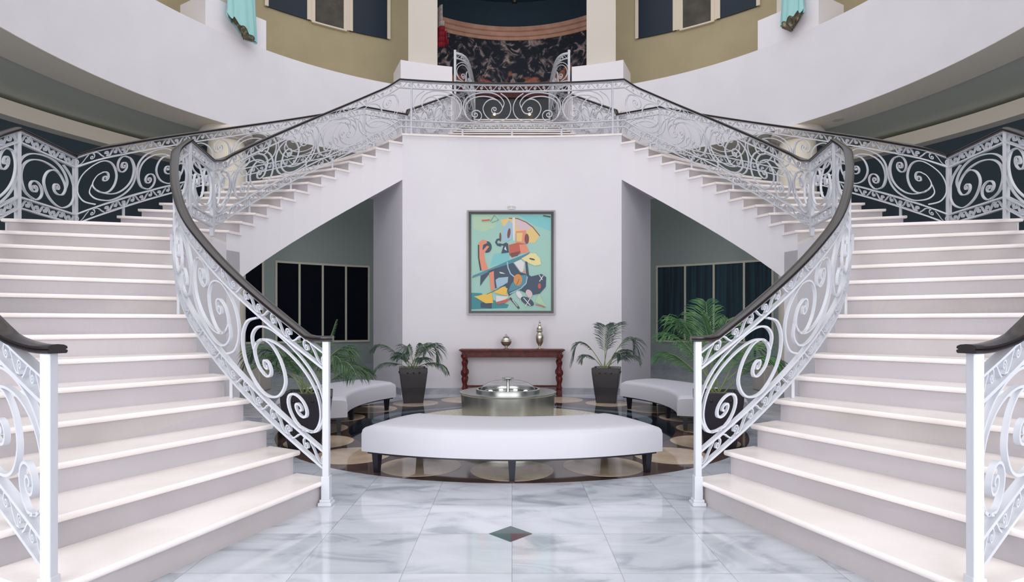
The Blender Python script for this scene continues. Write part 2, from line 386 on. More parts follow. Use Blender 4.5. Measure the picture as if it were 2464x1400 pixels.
# ------------------------------------------------------------------ staircase
RI = .165; ZL1 = 14*RI; RU = .1588; ZL2 = ZL1+14*RU     # 2.31, 4.533
inn = [(-1.30, 4.03), (-1.56, 4.15), (-1.81, 4.29), (-2.05, 4.44), (-2.28, 4.61), (-2.50, 4.80), (-2.71, 5.00), (-2.89, 5.20), (-3.05, 5.41), (-3.19, 5.61), (-3.31, 5.80), (-3.41, 5.98), (-3.49, 6.16), (-3.55, 6.34)]
outp = []
for i, p in enumerate(inn):
    th = R(250.5-(250.5-194)*i/13); wd = 1.76-(.10)*i/13
    outp.append((p[0]+wd*math.cos(th), p[1]+wd*math.sin(th)))
CU = (0, 6.7)
def PU(a, r): a = R(a); return (-r*math.sin(a), CU[1]+r*math.cos(a))
uin = [PU(29.2+3.55*(28-n), 3.9) for n in range(15, 29)]
uout = [PU(85-(85-31.8)*(n-15)/13, 5.08+(5.52-5.08)*(n-15)/13) for n in range(15, 29)]
def mir(p, sg): return (p[0]*(-sg), p[1]) + tuple(p[2:])    # sg=-1 left (as is), +1 right
def off(a, b, d):              # unit vector from a to b times d
    v = Vector((b[0]-a[0], b[1]-a[1])); v.normalize(); return v*d
def step_parts(t, I, O, In, On, z, rise, sg, zb=None, zbn=None):
    """tread slab with rounded nosing, riser; I,O front edge, In,On back edge"""
    I, O, In, On = [Vector(q[:2]) for q in (I, O, In, On)]
    d = (O-I).normalized(); f = Vector((d.y, -d.x))
    if f.dot((I+O)/2-(In+On)/2) < 0: f = -f
    ext = d*.035
    th = .034; ov = .032
    a, b = I-ext, O+ext; a2, b2 = In-ext, On+ext
    prof = [(0, -th), (ov-.010, -th), (ov-.002, -th+.008), (ov, -th/2), (ov-.002, -.008), (ov-.010, 0), (0, 0)]
    m = MB(); l1 = [(*(a+f*u), z+v) for u, v in prof]; l2 = [(*(b+f*u), z+v) for u, v in prof]
    m.rings([[mir(q, sg) for q in l1], [mir(q, sg) for q in l2]])
    m.prism([mir(tuple(q), sg) for q in (a, b, b2, a2)], z-th, z)
    m.build('tread', M['stair_marble'], t, smooth=True)
    m = MB(); m.prism([mir(tuple(q), sg) for q in (I, O, O-f*.03, I-f*.03)], z-rise, z-th)
    m.build('riser', M['stair_marble'], t)
for sg, side in ((-1, 'left'), (1, 'right')):
    t = thing('staircase', 'wide white marble lower flight fanning up on the %s side' % side, 'staircase', mir((-2.2, 3.6, 0), sg), 'marble stair flights')
    body = MB()
    for i in range(14):
        z = (i+1)*RI
        if i < 13: In, On = inn[i+1], outp[i+1]
        else: In, On = (-3.62, 6.52), (-5.24, 6.2)
        # back edge runs under the next riser
        step_parts(t, inn[i], outp[i], In, On, z, RI, sg)
        body.prism([mir(q, sg) for q in (inn[i], outp[i], On, In)], 0, z-.03)
    body.build('stair_side', M['white_paint'], t)
    # half landing
    poly = [(-3.55, 6.36), (-5.20, 5.97), (-5.30, 6.6), (-5.26, 7.2), uout[0], uin[0], (-3.70, 7.2)]
    t = thing('landing', 'white marble half landing between the two %s flights' % side, 'landing', mir((-4.4, 6.8, ZL1), sg))
    m = MB(); m.prism([mir(q, sg) for q in poly], ZL1-.034, ZL1); m.build('landing_slab', M['stair_marble'], t)
    m = MB(); m.prism([mir(q, sg) for q in poly], 0, ZL1-.034)
    m.prism([mir(q, sg) for q in (uin[0], uout[0], uout[1], uin[1])], 0, ZL1-.1)
    m.build('landing_wall', M['white_paint'], t)
    # upper flight with a smooth soffit
    t = thing('staircase', 'white upper flight rising from the %s half landing to the centre landing' % side, 'staircase', mir((-3.8, 9.2, 3.2), sg), 'marble stair flights')
    body = MB()
    for i in range(13):
        z = ZL1+(i+1)*RU
        step_parts(t, uin[i], uout[i], uin[i+1], uout[i+1], z, RU, sg)
        zb0 = z-RU-.62-.02*(i/13); zb1 = zb0+RU
        if i == 0: zb0 = 1.7
        body.prism([mir(q, sg) for q in (uin[i], uout[i], uout[i+1], uin[i+1])], [zb0, zb0, zb1, zb1], z-.03)
    body.build('stair_side', M['white_paint'], t, smooth=False)
    # flat bottom of the top riser
    I, O = Vector(uin[13]), Vector(uout[13])
    m = MB(); d = (O-I).normalized(); f = Vector((-d.y, d.x)); f = f if f.x < 0 else -f
    m.prism([mir(tuple(q), sg) for q in (I, O, O-f*.03, I-f*.03)], ZL2-RU, ZL2-.03); m.build('riser', M['stair_marble'], t)

# centre landing (top) + pier
A = uin[13]; B = uout[13]
def arcpts(x0, y0, ymid, n=16):   # concave front edge
    return [(-x0+2*x0*i/n, ymid-(ymid-y0)*((-1+2*i/n)**2)) for i in range(n+1)]
front = arcpts(abs(A[0]), A[1], 10.24)
back = [(-B[0], B[1]), (2.16, 11.78), (-2.16, 11.78), B]
t = thing('landing', 'white marble centre landing with a curved front over the painting wall', 'landing', (0, 11, ZL2))
m = MB(); fr2 = [(x, y-.035) for x, y in front]; m.prism(fr2+back, ZL2-.034, ZL2); m.build('landing_slab', M['stair_marble'], t)
for q in (1, -1):
    m = MB(); m.prism([(q*A[0], A[1]), (q*B[0], B[1]), (-q*2.16, 11.78), (-q*2.4, 11.3)], ZL2-.84, ZL2-.03); m.build('landing_body', M['white_wall'], t)
front3 = [(x, y) for x, y in front]
mb = MB(); mb.prism(front3+[(2.72, 11.42), (2.9, 16.9), (-2.9, 16.9), (-2.72, 11.42)], 0, ZL2-.832)
mb.prism(front3+[(2.3, 11.7), (-2.3, 11.7)], ZL2-.833, ZL2-.034)
struct(mb.build('wall_centre', M['white_wall'], smooth=True, angle=20))
# marble baseboard round the pier
fb = [(-2.90, 11.42), ] ; ring_o = [(-2.745, 11.42)]+[(x*1.008, y-.016) for x, y in front]+[(2.745, 11.42)]
ring_i = [(-2.70, 11.42)]+[(x*.995, y+.01) for x, y in front]+[(2.70, 11.42)]
m = MB(); m.rings([[(a[0], a[1], 0), (b[0], b[1], 0), (b[0], b[1], .11), (a[0], a[1], .11)] for a, b in zip(ring_o, ring_i)])
struct(m.build('baseboard_centre', M['base_marble']))

# centre flight up to the balcony level
t = thing('staircase', 'narrowing centre flight from the landing up to the balcony', 'staircase', (0, 14, 5.8))
NC = 16; rc = (ZT-ZL2)/NC; body = MB()
def cw(y): return 2.12+(1.05-2.12)*(y-11.95)/(16.5-11.95)
for i in range(NC):
    y0 = 11.95+i*(16.5-11.95)/(NC-1); y1 = y0+(16.5-11.95)/(NC-1) if i < NC-1 else y0+.4
    z = ZL2+(i+1)*rc; w0, w1 = cw(y0), cw(min(y1, 16.5))
    step_parts(t, (-w0, y0), (w0, y0), (-w1, y1), (w1, y1), z, rc, -1)
    body.prism([(-w0, y0), (w0, y0), (w1, y1), (-w1, y1)], z-.9, z-.03)
body.build('stair_side', M['white_paint'], t)
m = MB(); m.prism([(-2.16, 11.7), (2.16, 11.7), (2.14, 12.0), (-2.14, 12.0)], 3.7, ZL2-.001); m.build('landing_edge', M['stair_marble'], t)

# ------------------------------------------------------------------ railings
HR = .95
class Path:
    """polyline (x,y,zn); map(u,h,n): arclength u, height h above nosing line, n sideways"""
    def __init__(s, pts, smooth=True):
        P_ = [Vector(p) for p in pts]
        if smooth and len(P_) > 2:
            q = []; n = len(P_)
            for i in range(n-1):
                p0, p1, p2, p3 = P_[max(i-1, 0)], P_[i], P_[i+1], P_[min(i+2, n-1)]
                for k in range(6):
                    t = k/6
                    q.append(.5*((2*p1)+(p2-p0)*t+(2*p0-5*p1+4*p2-p3)*t*t+(3*p1-p0-3*p2+p3)*t**3))
            q.append(P_[-1]); P_ = q
        s.p = P_; s.l = [0]
        for a, b in zip(P_, P_[1:]): s.l.append(s.l[-1]+math.hypot(b.x-a.x, b.y-a.y))
        s.L = s.l[-1]
    def at(s, u):
        if u <= 0: i = 0
        elif u >= s.L: i = len(s.p)-2
        else:
            lo, hi = 0, len(s.l)-1
            while hi-lo > 1:
                m = (lo+hi)//2
                if s.l[m] <= u: lo = m
                else: hi = m
            i = lo
        a, b = s.p[i], s.p[i+1]; d = s.l[i+1]-s.l[i]
        t = (u-s.l[i])/d if d else 0
        return a+(b-a)*t, (b-a)
    def map(s, u, h, n=0):
        p, d = s.at(u); k = math.hypot(d.x, d.y) or 1
        return Vector((p.x-d.y/k*n, p.y+d.x/k*n, p.z+h))
def ribbon(mb, path, uv, th, dep):
    n = len(uv); loops = []
    for i in range(n):
        a = uv[max(i-1, 0)]; b = uv[min(i+1, n-1)]; dx, dy = b[0]-a[0], b[1]-a[1]; k = math.hypot(dx, dy) or 1
        nx, ny = -dy/k*th/2, dx/k*th/2; u, v = uv[i]
        loops.append([path.map(u+nx, v+ny, dep/2), path.map(u-nx, v-ny, dep/2), path.map(u-nx, v-ny, -dep/2), path.map(u+nx, v+ny, -dep/2)])
    mb.rings(loops)
def keycurve(keys, step=14):
    out = []
    for a, b in zip(keys, keys[1:]):
        n = max(2, int(abs(b[3]-a[3])/step))
        for i in range(n):
            t = i/n; r = a[2]*(b[2]/a[2])**t; an = R(a[3]+(b[3]-a[3])*t); cx = a[0]+(b[0]-a[0])*t; cy = a[1]+(b[1]-a[1])*t
            out.append((cx+r*math.cos(an), cy+r*math.sin(an)))
    k = keys[-1]; out.append((k[0]+k[2]*math.cos(R(k[3])), k[1]+k[2]*math.sin(R(k[3]))))
    return out
def crom(pts, k=6):
    V = [Vector(p) for p in pts]; n = len(V); q = []
    for i in range(n-1):
        p0, p1, p2, p3 = V[max(i-1, 0)], V[i], V[i+1], V[min(i+2, n-1)]
        for a in range(k):
            t = a/k; w_ = .5*((2*p1)+(p2-p0)*t+(2*p0-5*p1+4*p2-p3)*t*t+(3*p1-p0-3*p2+p3)*t**3); q.append((w_.x, w_.y))
    q.append(tuple(V[-1])); return q
# three forged bars of one scroll panel, 1.5 wide x 1 high
_arm = crom([(.39, .012), (.17, .10), (.065, .36), (.12, .62), (.30, .79), (.58, .865), (.88, .83), (1.10, .70), (1.215, .50), (1.14, .33), (1.02, .285)])
C1 = keycurve([(.385, .255, .022, 610), (.385, .255, .085, 270), (.39, .247, .235, -90)])[:-1]+_arm+keycurve([(.985, .415, .135, -75), (.97, .43, .06, -330), (.97, .43, .02, -600)])[1:]
C2 = crom([(1.16, .975), (1.38, .78), (1.475, .47), (1.37, .17), (1.06, .02), (.76, .15), (.62, .42), (.69, .65), (.87, .775), (1.05, .745), (1.17, .62)])
C3 = crom([(.34, .01), (.12, .15), (.012, .46), (.07, .72), (.27, .90), (.58, .985), (.90, .98), (1.14, .86), (1.265, .66), (1.225, .49)])
FZs = keycurve([(.62, .52, .06, 120), (.62, .52, .20, -200), (.62, .48, .44, -440)], 24)+crom([(.86, .06), (1.15, .02), (1.50, .22), (1.85, .62), (2.25, .96)], 3)
def railing(parent, path, run_start=True, run_end=True, h0=.245, h1=.785, flip=0, th=.0125, dep=.024, mirror=False, N=None, pad=0, frieze=True, lo=True):
    L = path.L; H = h1-h0
    N = N or max(1, round(L/.80)); W = (L-2*pad)/N
    for k in range(N):
        m = MB(); fl = (k+flip) % 2
        for cv in (C1, C2, C3):
            uv = []
            for x, y in cv:
                if fl: x, y = 1.5-x, (y if mirror else 1-y)
                uv.append((pad+k*W+.006+x/1.5*(W-.012), h0+.006+y*(H-.012)))
            ribbon(m, path, uv, th, dep)
        m.build('scroll', M['iron'], parent, smooth=True)
    K = max(4, int(L/.10))
    def bar(h, t_, d_, nm):
        m = MB(); ribbon(m, path, [(L*i/K, h) for i in range(K+1)], t_, d_); m.build(nm, M['iron'], parent, smooth=True)
    bar(.798, .018, .04, 'upper_bar'); bar(.906, .012, .045, 'handrail_plate')
    if lo: bar(.232, .018, .04, 'lower_bar'); bar(.118, .018, .04, 'bottom_bar')
    for (a, b, nm) in ((.808, .902, 'upper_frieze'), (.128, .222, 'lower_frieze')):
        if nm == 'lower_frieze' and not lo: continue
        n = max(2, round(L/.155)); p = L/n; m = MB()
        for k in range(n):
            uv = []
            for x, y in FZs:
                yy = 1-y if k % 2 else y
                u = k*p+x*p/2.06-.04
                if u > L or u < 0: continue
                uv.append((u, a+.004+yy*(b-a-.008)))
            if len(uv) > 3: ribbon(m, path, uv, .0078, .022)
        m.build(nm, M['iron'], parent, smooth=True)
HP = [(u, v*.64) for u, v in [(-.036, .0), (-.040, .010), (-.040, .020), (-.032, .026), (-.040, .032), (-.038, .046), (-.024, .056), (0, .060), (.024, .056), (.038, .046), (.040, .032), (.032, .026), (.040, .020), (.040, .010), (.036, .0)]]
def handrail(parent, pts, name='handrail'):
    """pts: list of (x,y,z) of nosing line; mitred sweep"""
    V = [Vector(p) for p in pts]; loops = []; n = len(V)
    for i in range(n):
        a = V[max(i-1, 0)]; b = V[min(i+1, n-1)]
        d1 = Vector((V[i].x-a.x, V[i].y-a.y)); d2 = Vector((b.x-V[i].x, b.y-V[i].y))
        if d1.length < 1e-6: d1 = d2
        if d2.length < 1e-6: d2 = d1
        d1.normalize(); d2.normalize(); t = (d1+d2).normalized(); k = 1/max(.35, t.dot(d1))
        nx, ny = -t.y*k, t.x*k
        loops.append([(V[i].x+nx*u, V[i].y+ny*u, V[i].z+HR-.038+v) for u, v in HP])
    m = MB(); m.rings(loops); m.build(name, M['rail'], parent, smooth=True, angle=50)
def post(parent, p, z0, z1, w=.045, name='post', rz=0, foot=False):
    m = MB(); m.box((p[0], p[1], (z0+z1)/2), (w, w, z1-z0), rz); po = m.build(name, M['iron'], parent, bevel=.004)
    if foot:
        m = MB(); m.box((p[0], p[1], z0+.012), (w*2.1, w*2.1, .024), rz); m.box((p[0], p[1], z0+.033), (w*1.7, w*1.7, .022), rz); m.box((p[0], p[1], z0+.12), (w*1.3, w*1.3, .16), rz)
        m.build('post_foot', M['iron'], po, bevel=.005)
def hr(path):                  # the handrail levels out over the last few inches before the newel
    out = []
    for i, q in enumerate(path.p):
        out.append((q.x, q.y, max(q.z, .205+.05*min(1, path.l[i]/.5)**2) if path.l[i] < .45 else q.z))
    return out
def ins(a, b, d): v = off(a, b, d); return (a[0]+v.x, a[1]+v.y)

for sg, side in ((-1, 'left'), (1, 'right')):
    mm = lambda p: mir(p, sg)
    # ---- inner railing: newel, lower flight, landing, upper flight
    t = thing('stair_railing', 'white scrolled railing sweeping up from the %s newel beside the floor medallion' % side, 'railing', mm((-1.27, 3.98, 0)), 'scrolled white stair railings')
    p1 = [(-1.27, 3.98, .125)]
    for i in range(1, 14):
        q = ins(inn[i], outp[i], .05); p1.append((q[0], q[1], (i+1)*RI))
    p1[-1] = (-3.53, 6.36, ZL1)
    p2 = [(-3.53, 6.36, ZL1), (-3.68, 7.14, ZL1)]
    p3 = [(-3.68, 7.14, ZL1)]
    for i in range(0, 14):
        q = ins(uin[i], uout[i], .05); p3.append((q[0], q[1], ZL1+(i+1)*RU))
    p3[-1] = (-1.95, 10.09, ZL2)
    P1, P2, P3 = [Path([mm(q) for q in p], sm) for p, sm in ((p1, 1), (p2, 0), (p3, 1))]
    railing(t, P1); railing(t, P2, flip=1); railing(t, P3, flip=1)
    handrail(t, [mm((-1.225, 3.985, .205)), mm((-1.245, 3.982, .205))]+hr(P1)+[tuple(q) for q in P2.p[1:]]+[tuple(q) for q in P3.p[1:]])
    post(t, mm((-1.27, 3.98)), 0, 1.122, .044, 'newel_post', 0, True)
    post(t, mm((-3.53, 6.36)), ZL1, ZL1+.913); post(t, mm((-3.68, 7.14)), ZL1, ZL1+.913)
    for k, (PP, zz) in enumerate(((P1, 4), (P1, 8), (P1, 12))):
        q = ins(inn[zz-1], outp[zz-1], .05); q = (q[0]-.10, q[1]+.12); post(t, mm(q), zz*RI, zz*RI+.19, .026, 'short_post')
    for i in (2, 5, 8, 11):
        q = ins(uin[i], uout[i], .05); post(t, mm(q), ZL1+(i+1)*RU, ZL1+(i+1)*RU+.16, .024, 'short_post')
    # ---- outer railing of the lower flight, landing and upper flight
    t = thing('stair_railing', 'white scrolled outer railing of the %s stairs, its nearest newel at the picture edge' % side, 'railing', mm((-1.91, 2.40, 0)), 'scrolled white stair railings')
    o1 = [(-1.91, 2.40, .11)]
    for i in range(1, 14):
        q = ins(outp[i], inn[i], .08); o1.append((q[0], q[1], (i+1)*RI-.105*max(0, (8-i-1)/6)))
    o1[-1] = (-5.08, 5.98, ZL1)
    o2 = [(-5.08, 5.98, ZL1), (-5.24, 6.98, ZL1)]
    o3 = [(-5.24, 6.98, ZL1)]
    for i in range(0, 14):
        q = ins(uout[i], uin[i], .03); o3.append((q[0], q[1], ZL1+(i+1)*RU))
    o4 = [(o3[-1][0], o3[-1][1], ZL2), (-2.14, 11.78, ZL2)]
    o5 = [(-2.14, 11.78, ZL2), (-2.13, 11.95, ZL2+rc), (-1.06, 16.5, ZT)]
    O1, O2, O3, O4, O5 = [Path([mm(q) for q in p], sm) for p, sm in ((o1, 1), (o2, 0), (o3, 1), (o4, 0), (o5, 0))]
    railing(t, O1); railing(t, O2, flip=0); railing(t, O3, flip=1); railing(t, O4); railing(t, O5)
    handrail(t, [mm((-1.862, 2.385, .205)), mm((-1.885, 2.392, .205))]+hr(O1)+[tuple(q) for q in O2.p[1:]]+[tuple(q) for q in O3.p[1:]]+[tuple(q) for q in O4.p[1:]]+[tuple(q) for q in O5.p[1:]])
    post(t, mm((-1.91, 2.40)), 0, 1.122, .044, 'newel_post', 0, True)
    for q, z in ((o2[0], ZL1), (o2[1], ZL1), (o4[0], ZL2), (o4[1], ZL2), (o5[-1], ZT)): post(t, mm(q[:2]), z, z+.90, .045)
    for i in (1, 4, 7, 10):
        q = ins(uout[i], uin[i], .03); post(t, mm(q), ZL1+(i+1)*RU, ZL1+(i+1)*RU+.16, .026, 'short_post')
    for zz in (3, 7, 11):
        q = ins(outp[zz-1], inn[zz-1], .08); post(t, mm(q), zz*RI, zz*RI+.16, .026, 'short_post')
    # ---- curved guard railing at the head of the centre flight
    t = thing('guard_railing', 'short curved white guard railing at the balcony edge on the %s of the mural' % side, 'railing', mm((-1.44, 14.72, ZT)))
    g1 = [(-1.44, 14.72, ZT+.12), (-1.27, 14.82, ZT+.12), (-1.15, 15.1, ZT+.10), (-1.09, 15.7, ZT+.05), (-1.07, 16.5, ZT)]
    G = Path([mm(q) for q in g1]); railing(t, G)
    m = MB(); ribbon(m, G, [(G.L*i/24, .93) for i in range(25)], .03, .05); m.build('top_bar', M['iron'], t)
    post(t, mm(g1[0][:2]), ZT, ZT+1.12, .06); post(t, mm(g1[-1][:2]), ZT, ZT+.92, .05)

# ---- railing along the curved front of the centre landing
t = thing('stair_railing', 'white scrolled railing with dark handrail along the curved front of the centre landing', 'railing', (0, 10.2, ZL2), 'scrolled white stair railings')
fr = [(-1.95, 10.09)]+[(-1.95+3.9*i/12, 10.27-.18*((-1+2*i/12)**2)) for i in range(1, 12)]+[(1.95, 10.09)]
F = Path([(x, y, ZL2) for x, y in fr]); railing(t, F, flip=1, mirror=True, N=4, pad=.22)
handrail(t, [tuple(q) for q in F.p])
for x in (-1.75, 1.75): post(t, (x, 10.27-.18*(x/1.95)**2), ZL2, ZL2+.9, .034)
for x in (-.87, 0, .87): post(t, (x, 10.27-.18*(x/1.95)**2), ZL2, ZL2+.12, .034, 'short_post')

# ------------------------------------------------------------------ benches
def bench(label, ang, half, r0=1.98, r1=2.74):
    """ang measured from +X about the fountain"""
    a0 = R(ang); c = (FC[0]+2.36*math.cos(a0), FC[1]+2.36*math.sin(a0))
    t = thing('curved_bench', label, 'bench', (c[0], c[1], 0), 'curved white benches round the fountain')
    zb_, zt_ = .185, .405; rr = .045
    sec = [(r0, zb_), (r0-.0, zt_-rr), (r0+rr*.3, zt_-rr*.3), (r0+rr, zt_)]+[(r0+(r1-r0)*k/6, zt_+.012*math.sin(math.pi*k/6)) for k in range(1, 6)]+[(r1-rr, zt_), (r1-rr*.3, zt_-rr*.3), (r1, zt_-rr), (r1, zb_)]
    m = MB(); n = 28; loops = []
    for i in range(n+1):
        f = i/n; th = R(ang-half+2*half*f)
        e = min(f, 1-f)*2*R(half)*2.36       # distance from the end
        dz = 0 if e > .04 else (-.03+.03*math.sqrt(max(0, 1-(1-e/.04)**2)))
        loops.append([(FC[0]+r_*math.cos(th), FC[1]+r_*math.sin(th), (z_+dz if z_ > .3 else z_)) for r_, z_ in sec])
    m.rings(loops); m.build('seat', M['fabric'], t, smooth=True, angle=50)
    fr = MB(); loops = []
    for i in range(n+1):
        th = R(ang-half+.8+2*(half-.8)*i/n); loops.append([(FC[0]+r_*math.cos(th), FC[1]+r_*math.sin(th), z_) for r_, z_ in ((r0+.03, .165), (r1-.03, .165), (r1-.03, .19), (r0+.03, .19))])
    fr.rings(loops); fr.build('seat_frame', M['black_wood'], t)
    for f, r_ in ((-.93, r1-.09), (0, r1-.07), (.93, r1-.09), (-.9, r0+.09), (0, r0+.09), (.9, r0+.09)):
        th = R(ang+half*f); x, y = FC[0]+r_*math.cos(th), FC[1]+r_*math.sin(th); m = MB()
        L_ = []
        for z, w_ in ((.175, .034), (0, .022)):
            L_.append([(x+math.cos(th+q)*w_*1.3, y+math.sin(th+q)*w_*1.3, z) for q in (R(45), R(135), R(225), R(315))])
        m.rings(L_); m.build('leg', M['black_wood'], t)
bench('curved white upholstered bench on dark legs in front of the fountain, nearest of the three', 270, 27)
bench('curved white upholstered bench behind the left newel post', 174, 27)
bench('curved white upholstered bench behind the right newel post', 10, 27.5)

# ------------------------------------------------------------------ fountain
fx, fy = -.05, 7.25
t = thing('fountain', 'round polished steel drum fountain with a clear dome in the middle of the floor medallion', 'fountain', (fx, fy, 0))
m = MB(); m.lathe([(.56, 0), (.565, .02), (.585, .37), (.60, .385), (.60, .395), (.40, .395), (.395, .385), (.395, .36)], (fx, fy, 0), 64, False); m.build('drum', M['steel'], t, smooth=True)
m = MB(); m.lathe([(.40, .392), (.40, .43), (.385, .435), (.37, .43), (.37, .38)], (fx, fy, 0), 64, False); m.build('inner_ring', M['steel'], t, smooth=True)
m = MB(); m.lathe([(.001, .375), (.395, .375)], (fx, fy, 0), 48, False); m.build('basin', M['green_stone'], t)
m = MB(); m.lathe([(.345, .40), (.34, .43), (.31, .47), (.25, .505), (.16, .527), (.05, .535), (.001, .535)], (fx, fy, 0), 48, False)
o = m.build('clear_dome', M['glass'], t, smooth=True); sd = o.modifiers.new('s', 'SOLIDIFY'); sd.thickness = .004
m = MB(); m.lathe([(.001, .376), (.03, .376), (.018, .42), (.016, .54), (.07, .553), (.075, .560), (.07, .566), (.001, .568)], (fx, fy, 0), 32, False); m.build('nozzle', M['steel'], t, smooth=True)
for k in range(8):
    a = R(22+45*k); m = MB(); m.lathe([(.001, 0), (.026, 0), (.026, .014), (.001, .022)], (fx+.24*math.cos(a), fy+.24*math.sin(a), .38), 16, False); m.build('bulb', M['bulb'], t, smooth=True)

# ------------------------------------------------------------------ planters with palms
def frond(ml, ms, base, direc, length, lift, droop, n=16, leaf=.17, w=.0055):
    d = Vector((math.cos(direc), math.sin(direc), 0)); side = Vector((-d.y, d.x, 0)); pts = []
    for i in range(n+1):
        f = i/n; pts.append(Vector(base)+d*(length*(f-.12*f*f*f)*math.cos(lift)+.0)+Vector((0, 0, length*(math.sin(lift)*f-droop*f*f*f))))
    ms.tube(pts, [.007*(1-.75*i/n) for i in range(n+1)], 5)
    nl = 30
    for i in range(nl):
        f = .30+.70*i/(nl-1); k = f*n; a = int(min(k, n-1)); p = pts[a].lerp(pts[a+1], k-a); tn = (pts[min(a+1, n)]-pts[max(a-1, 0)]).normalized()
        up = side.cross(tn).normalized()
        ll = leaf*1.25*(math.sin(math.pi*(.14+.78*(i/(nl-1))))**.8)*(1.0+rnd.uniform(-.12, .12))
        for s_ in (-1, 1):
            dirv = (tn*.75+side*s_*.78+up*.28+Vector((0, 0, rnd.uniform(-.08, .08)))).normalized()
            q1 = p+dirv*ll*.5; q2 = p+dirv*ll*.82+Vector((0, 0, -ll*.12)); q3 = p+dirv*ll+Vector((0, 0, -ll*.32))
            wv = dirv.cross(up).normalized()*w; nn = up*.0025
            ml.add([p+wv*.3, p-wv*.3, q1+wv-nn, q1-wv-nn, q2+wv*.7, q2-wv*.7, q3, q1+nn, q2+nn*2, p+nn],
                   [(0, 9, 7, 2), (9, 1, 3, 7), (2, 7, 8, 4), (7, 3, 5, 8), (4, 8, 6), (8, 5, 6)])
def palm(label, x, y, rz, fronds, leafm, plabel, sc=1, nrow=1, hh=.55):
    t = thing('planter', label, 'planter', (x, y, 0), 'dark square planters')
    def sq(hw, z): return [(x+hw*1.414*math.cos(rz+R(45+90*k)), y+hw*1.414*math.sin(rz+R(45+90*k)), z) for k in range(4)]
    m = MB(); m.rings([sq(.150, 0), sq(.185, .25), sq(.212, hh-.08), sq(.215, hh), sq(.190, hh), sq(.185, hh-.06)], caps=False)
    m.add(sq(.15, 0.0), [(0, 1, 2, 3)])
    potob = m.build('pot', M['pot'], t, bevel=.008)
    m = MB(); m.add(sq(.187, hh-.03), [(0, 1, 2, 3)]); m.build('soil', M['soil'], t)
    for k in range(4):
        a = rz+R(90*k); dx, dy = math.cos(a), math.sin(a); m = MB()
        for j in (-1, 0, 1):
            m.lathe([(.001, -.016), (.012, -.010), (.017, 0), (.012, .010), (.001, .016)], (x+dx*.209-dy*.09*j, y+dy*.209+dx*.09*j, hh-.075), 10, False)
        m.build('stud_row', M['pot'], potob, smooth=True)
    p = thing('potted_palm', plabel, 'plant', (x, y, hh-.03), 'potted palms')
    ml, ms = MB(), MB()
    for (d, L_, lf, dr, lw) in fronds:
        L_ *= 1.34; lw *= 1.25; b = (x+.05*math.cos(d*1.7), y+.05*math.sin(d*1.7), hh-.035); frond(ml, ms, b, R(d), L_, R(lf), dr, leaf=lw)
    ml.build('leaves', M[leafm], p); ms.build('stems', M['stem'], p, smooth=True)
# (direction, length, lift, droop, leaflet)
palm('dark square tapered pot with studs left of the console table', -1.56, 9.17, R(12),
     [(5, .78, 62, .75, .24), (-35, .62, 60, .5, .20), (175, .80, 48, .45, .15), (140, .6, 70, .6, .14), (195, .55, 25, .40, .14), (350, .55, 25, .45, .14), (250, .45, 60, .5, .15), (60, .5, 68, .35, .15), (300, .42, 45, .4, .14), (215, .4, 50, .4, .13)],
     'leaf_grey', 'small drooping palm in the pot left of the console table')
palm('dark square tapered pot with studs right of the console table', 1.49, 9.17, R(-14),
     [(175, .92, 60, .80, .15), (10, .98, 62, .72, .2), (35, .80, 76, .32, .22), (345, .6, 40, .45, .16), (190, .5, 50, .55, .13), (80, .75, 80, .3, .2), (300, .5, 55, .5, .15), (20, .6, 50, .45, .14)],
     'leaf_grey', 'slender palm with arching fronds in the pot right of the console table')
palm('large dark square pot on the medallion just behind the left newel post', -2.05, 5.83, R(8),
     [(182, .95, 55, .58, .16), (165, .7, 62, .40, .2), (10, .72, 60, .42, .2), (5, .62, 66, .02, .06), (-30, .7, 58, .5, .18), (330, .8, 45, .5, .18), (90, .62, 70, .35, .2), (230, .6, 60, .4, .18), (290, .5, 70, .35, .18), (120, .6, 60, .4, .2), (0, .6, 40, .35, .18), (200, .6, 45, .3, .16)],
     'leaf', 'full dark green palm behind the left newel post', hh=.56)
palm('large dark square pot on the medallion just behind the right newel post', 2.07, 5.86, R(-10),
     [(172, .98, 72, .42, .26), (180, .85, 60, .34, .22), (195, .80, 78, .25, .26), (165, .7, 50, .35, .2), (10, .75, 62, .42, .2), (35, .85, 75, .3, .2), (330, .8, 50, .5, .18), (90, .9, 78, .2, .22), (290, .5, 70, .35, .2), (0, .65, 48, .35, .18), (120, .8, 74, .3, .22)],
     'leaf_bright', 'tall bright green palm behind the right newel post', hh=.56)

# ------------------------------------------------------------------ console table
tx, ty = 0.0, 10.0
t = thing('console_table', 'carved dark red wooden console table against the white centre wall', 'table', (tx, ty, 0))
W_, D_ = 1.74, .34; zt_ = .80
m = MB(); m.box((tx, ty, zt_-.012), (W_+.05, D_+.03, .024)); m.box((tx, ty, zt_-.034), (W_, D_, .02)); m.build('table_top', M['mahogany'], t, bevel=.004)
m = MB(); m.box((tx, ty, zt_-.085), (W_-.08, D_-.05, .10)); m.build('apron', M['mahogany'], t, bevel=.003)
for xx, ww in ((-.56, .46), (0, .56), (.56, .46)):
    m = MB(); y_ = ty-D_/2+.018
    for dz in (-.028, .028): m.box((tx+xx, y_, zt_-.085+dz), (ww, .016, .012))
    for dx in (-ww/2, ww/2): m.box((tx+xx+dx, y_, zt_-.085), (.012, .016, .068))
    m.build('drawer_front', M['mahogany'], t)
legp = [(r_*1.25, z_) for r_, z_ in [(.030, .09), (.030, .13), (.040, .14), (.030, .16), (.022, .20), (.036, .26), (.042, .30), (.030, .34), (.046, .37), (.050, .40), (.046, .43), (.030, .46), (.024, .50), (.036, .55), (.040, .58), (.024, .62), (.036, .65), (.048, .67), (.048, .71)]]
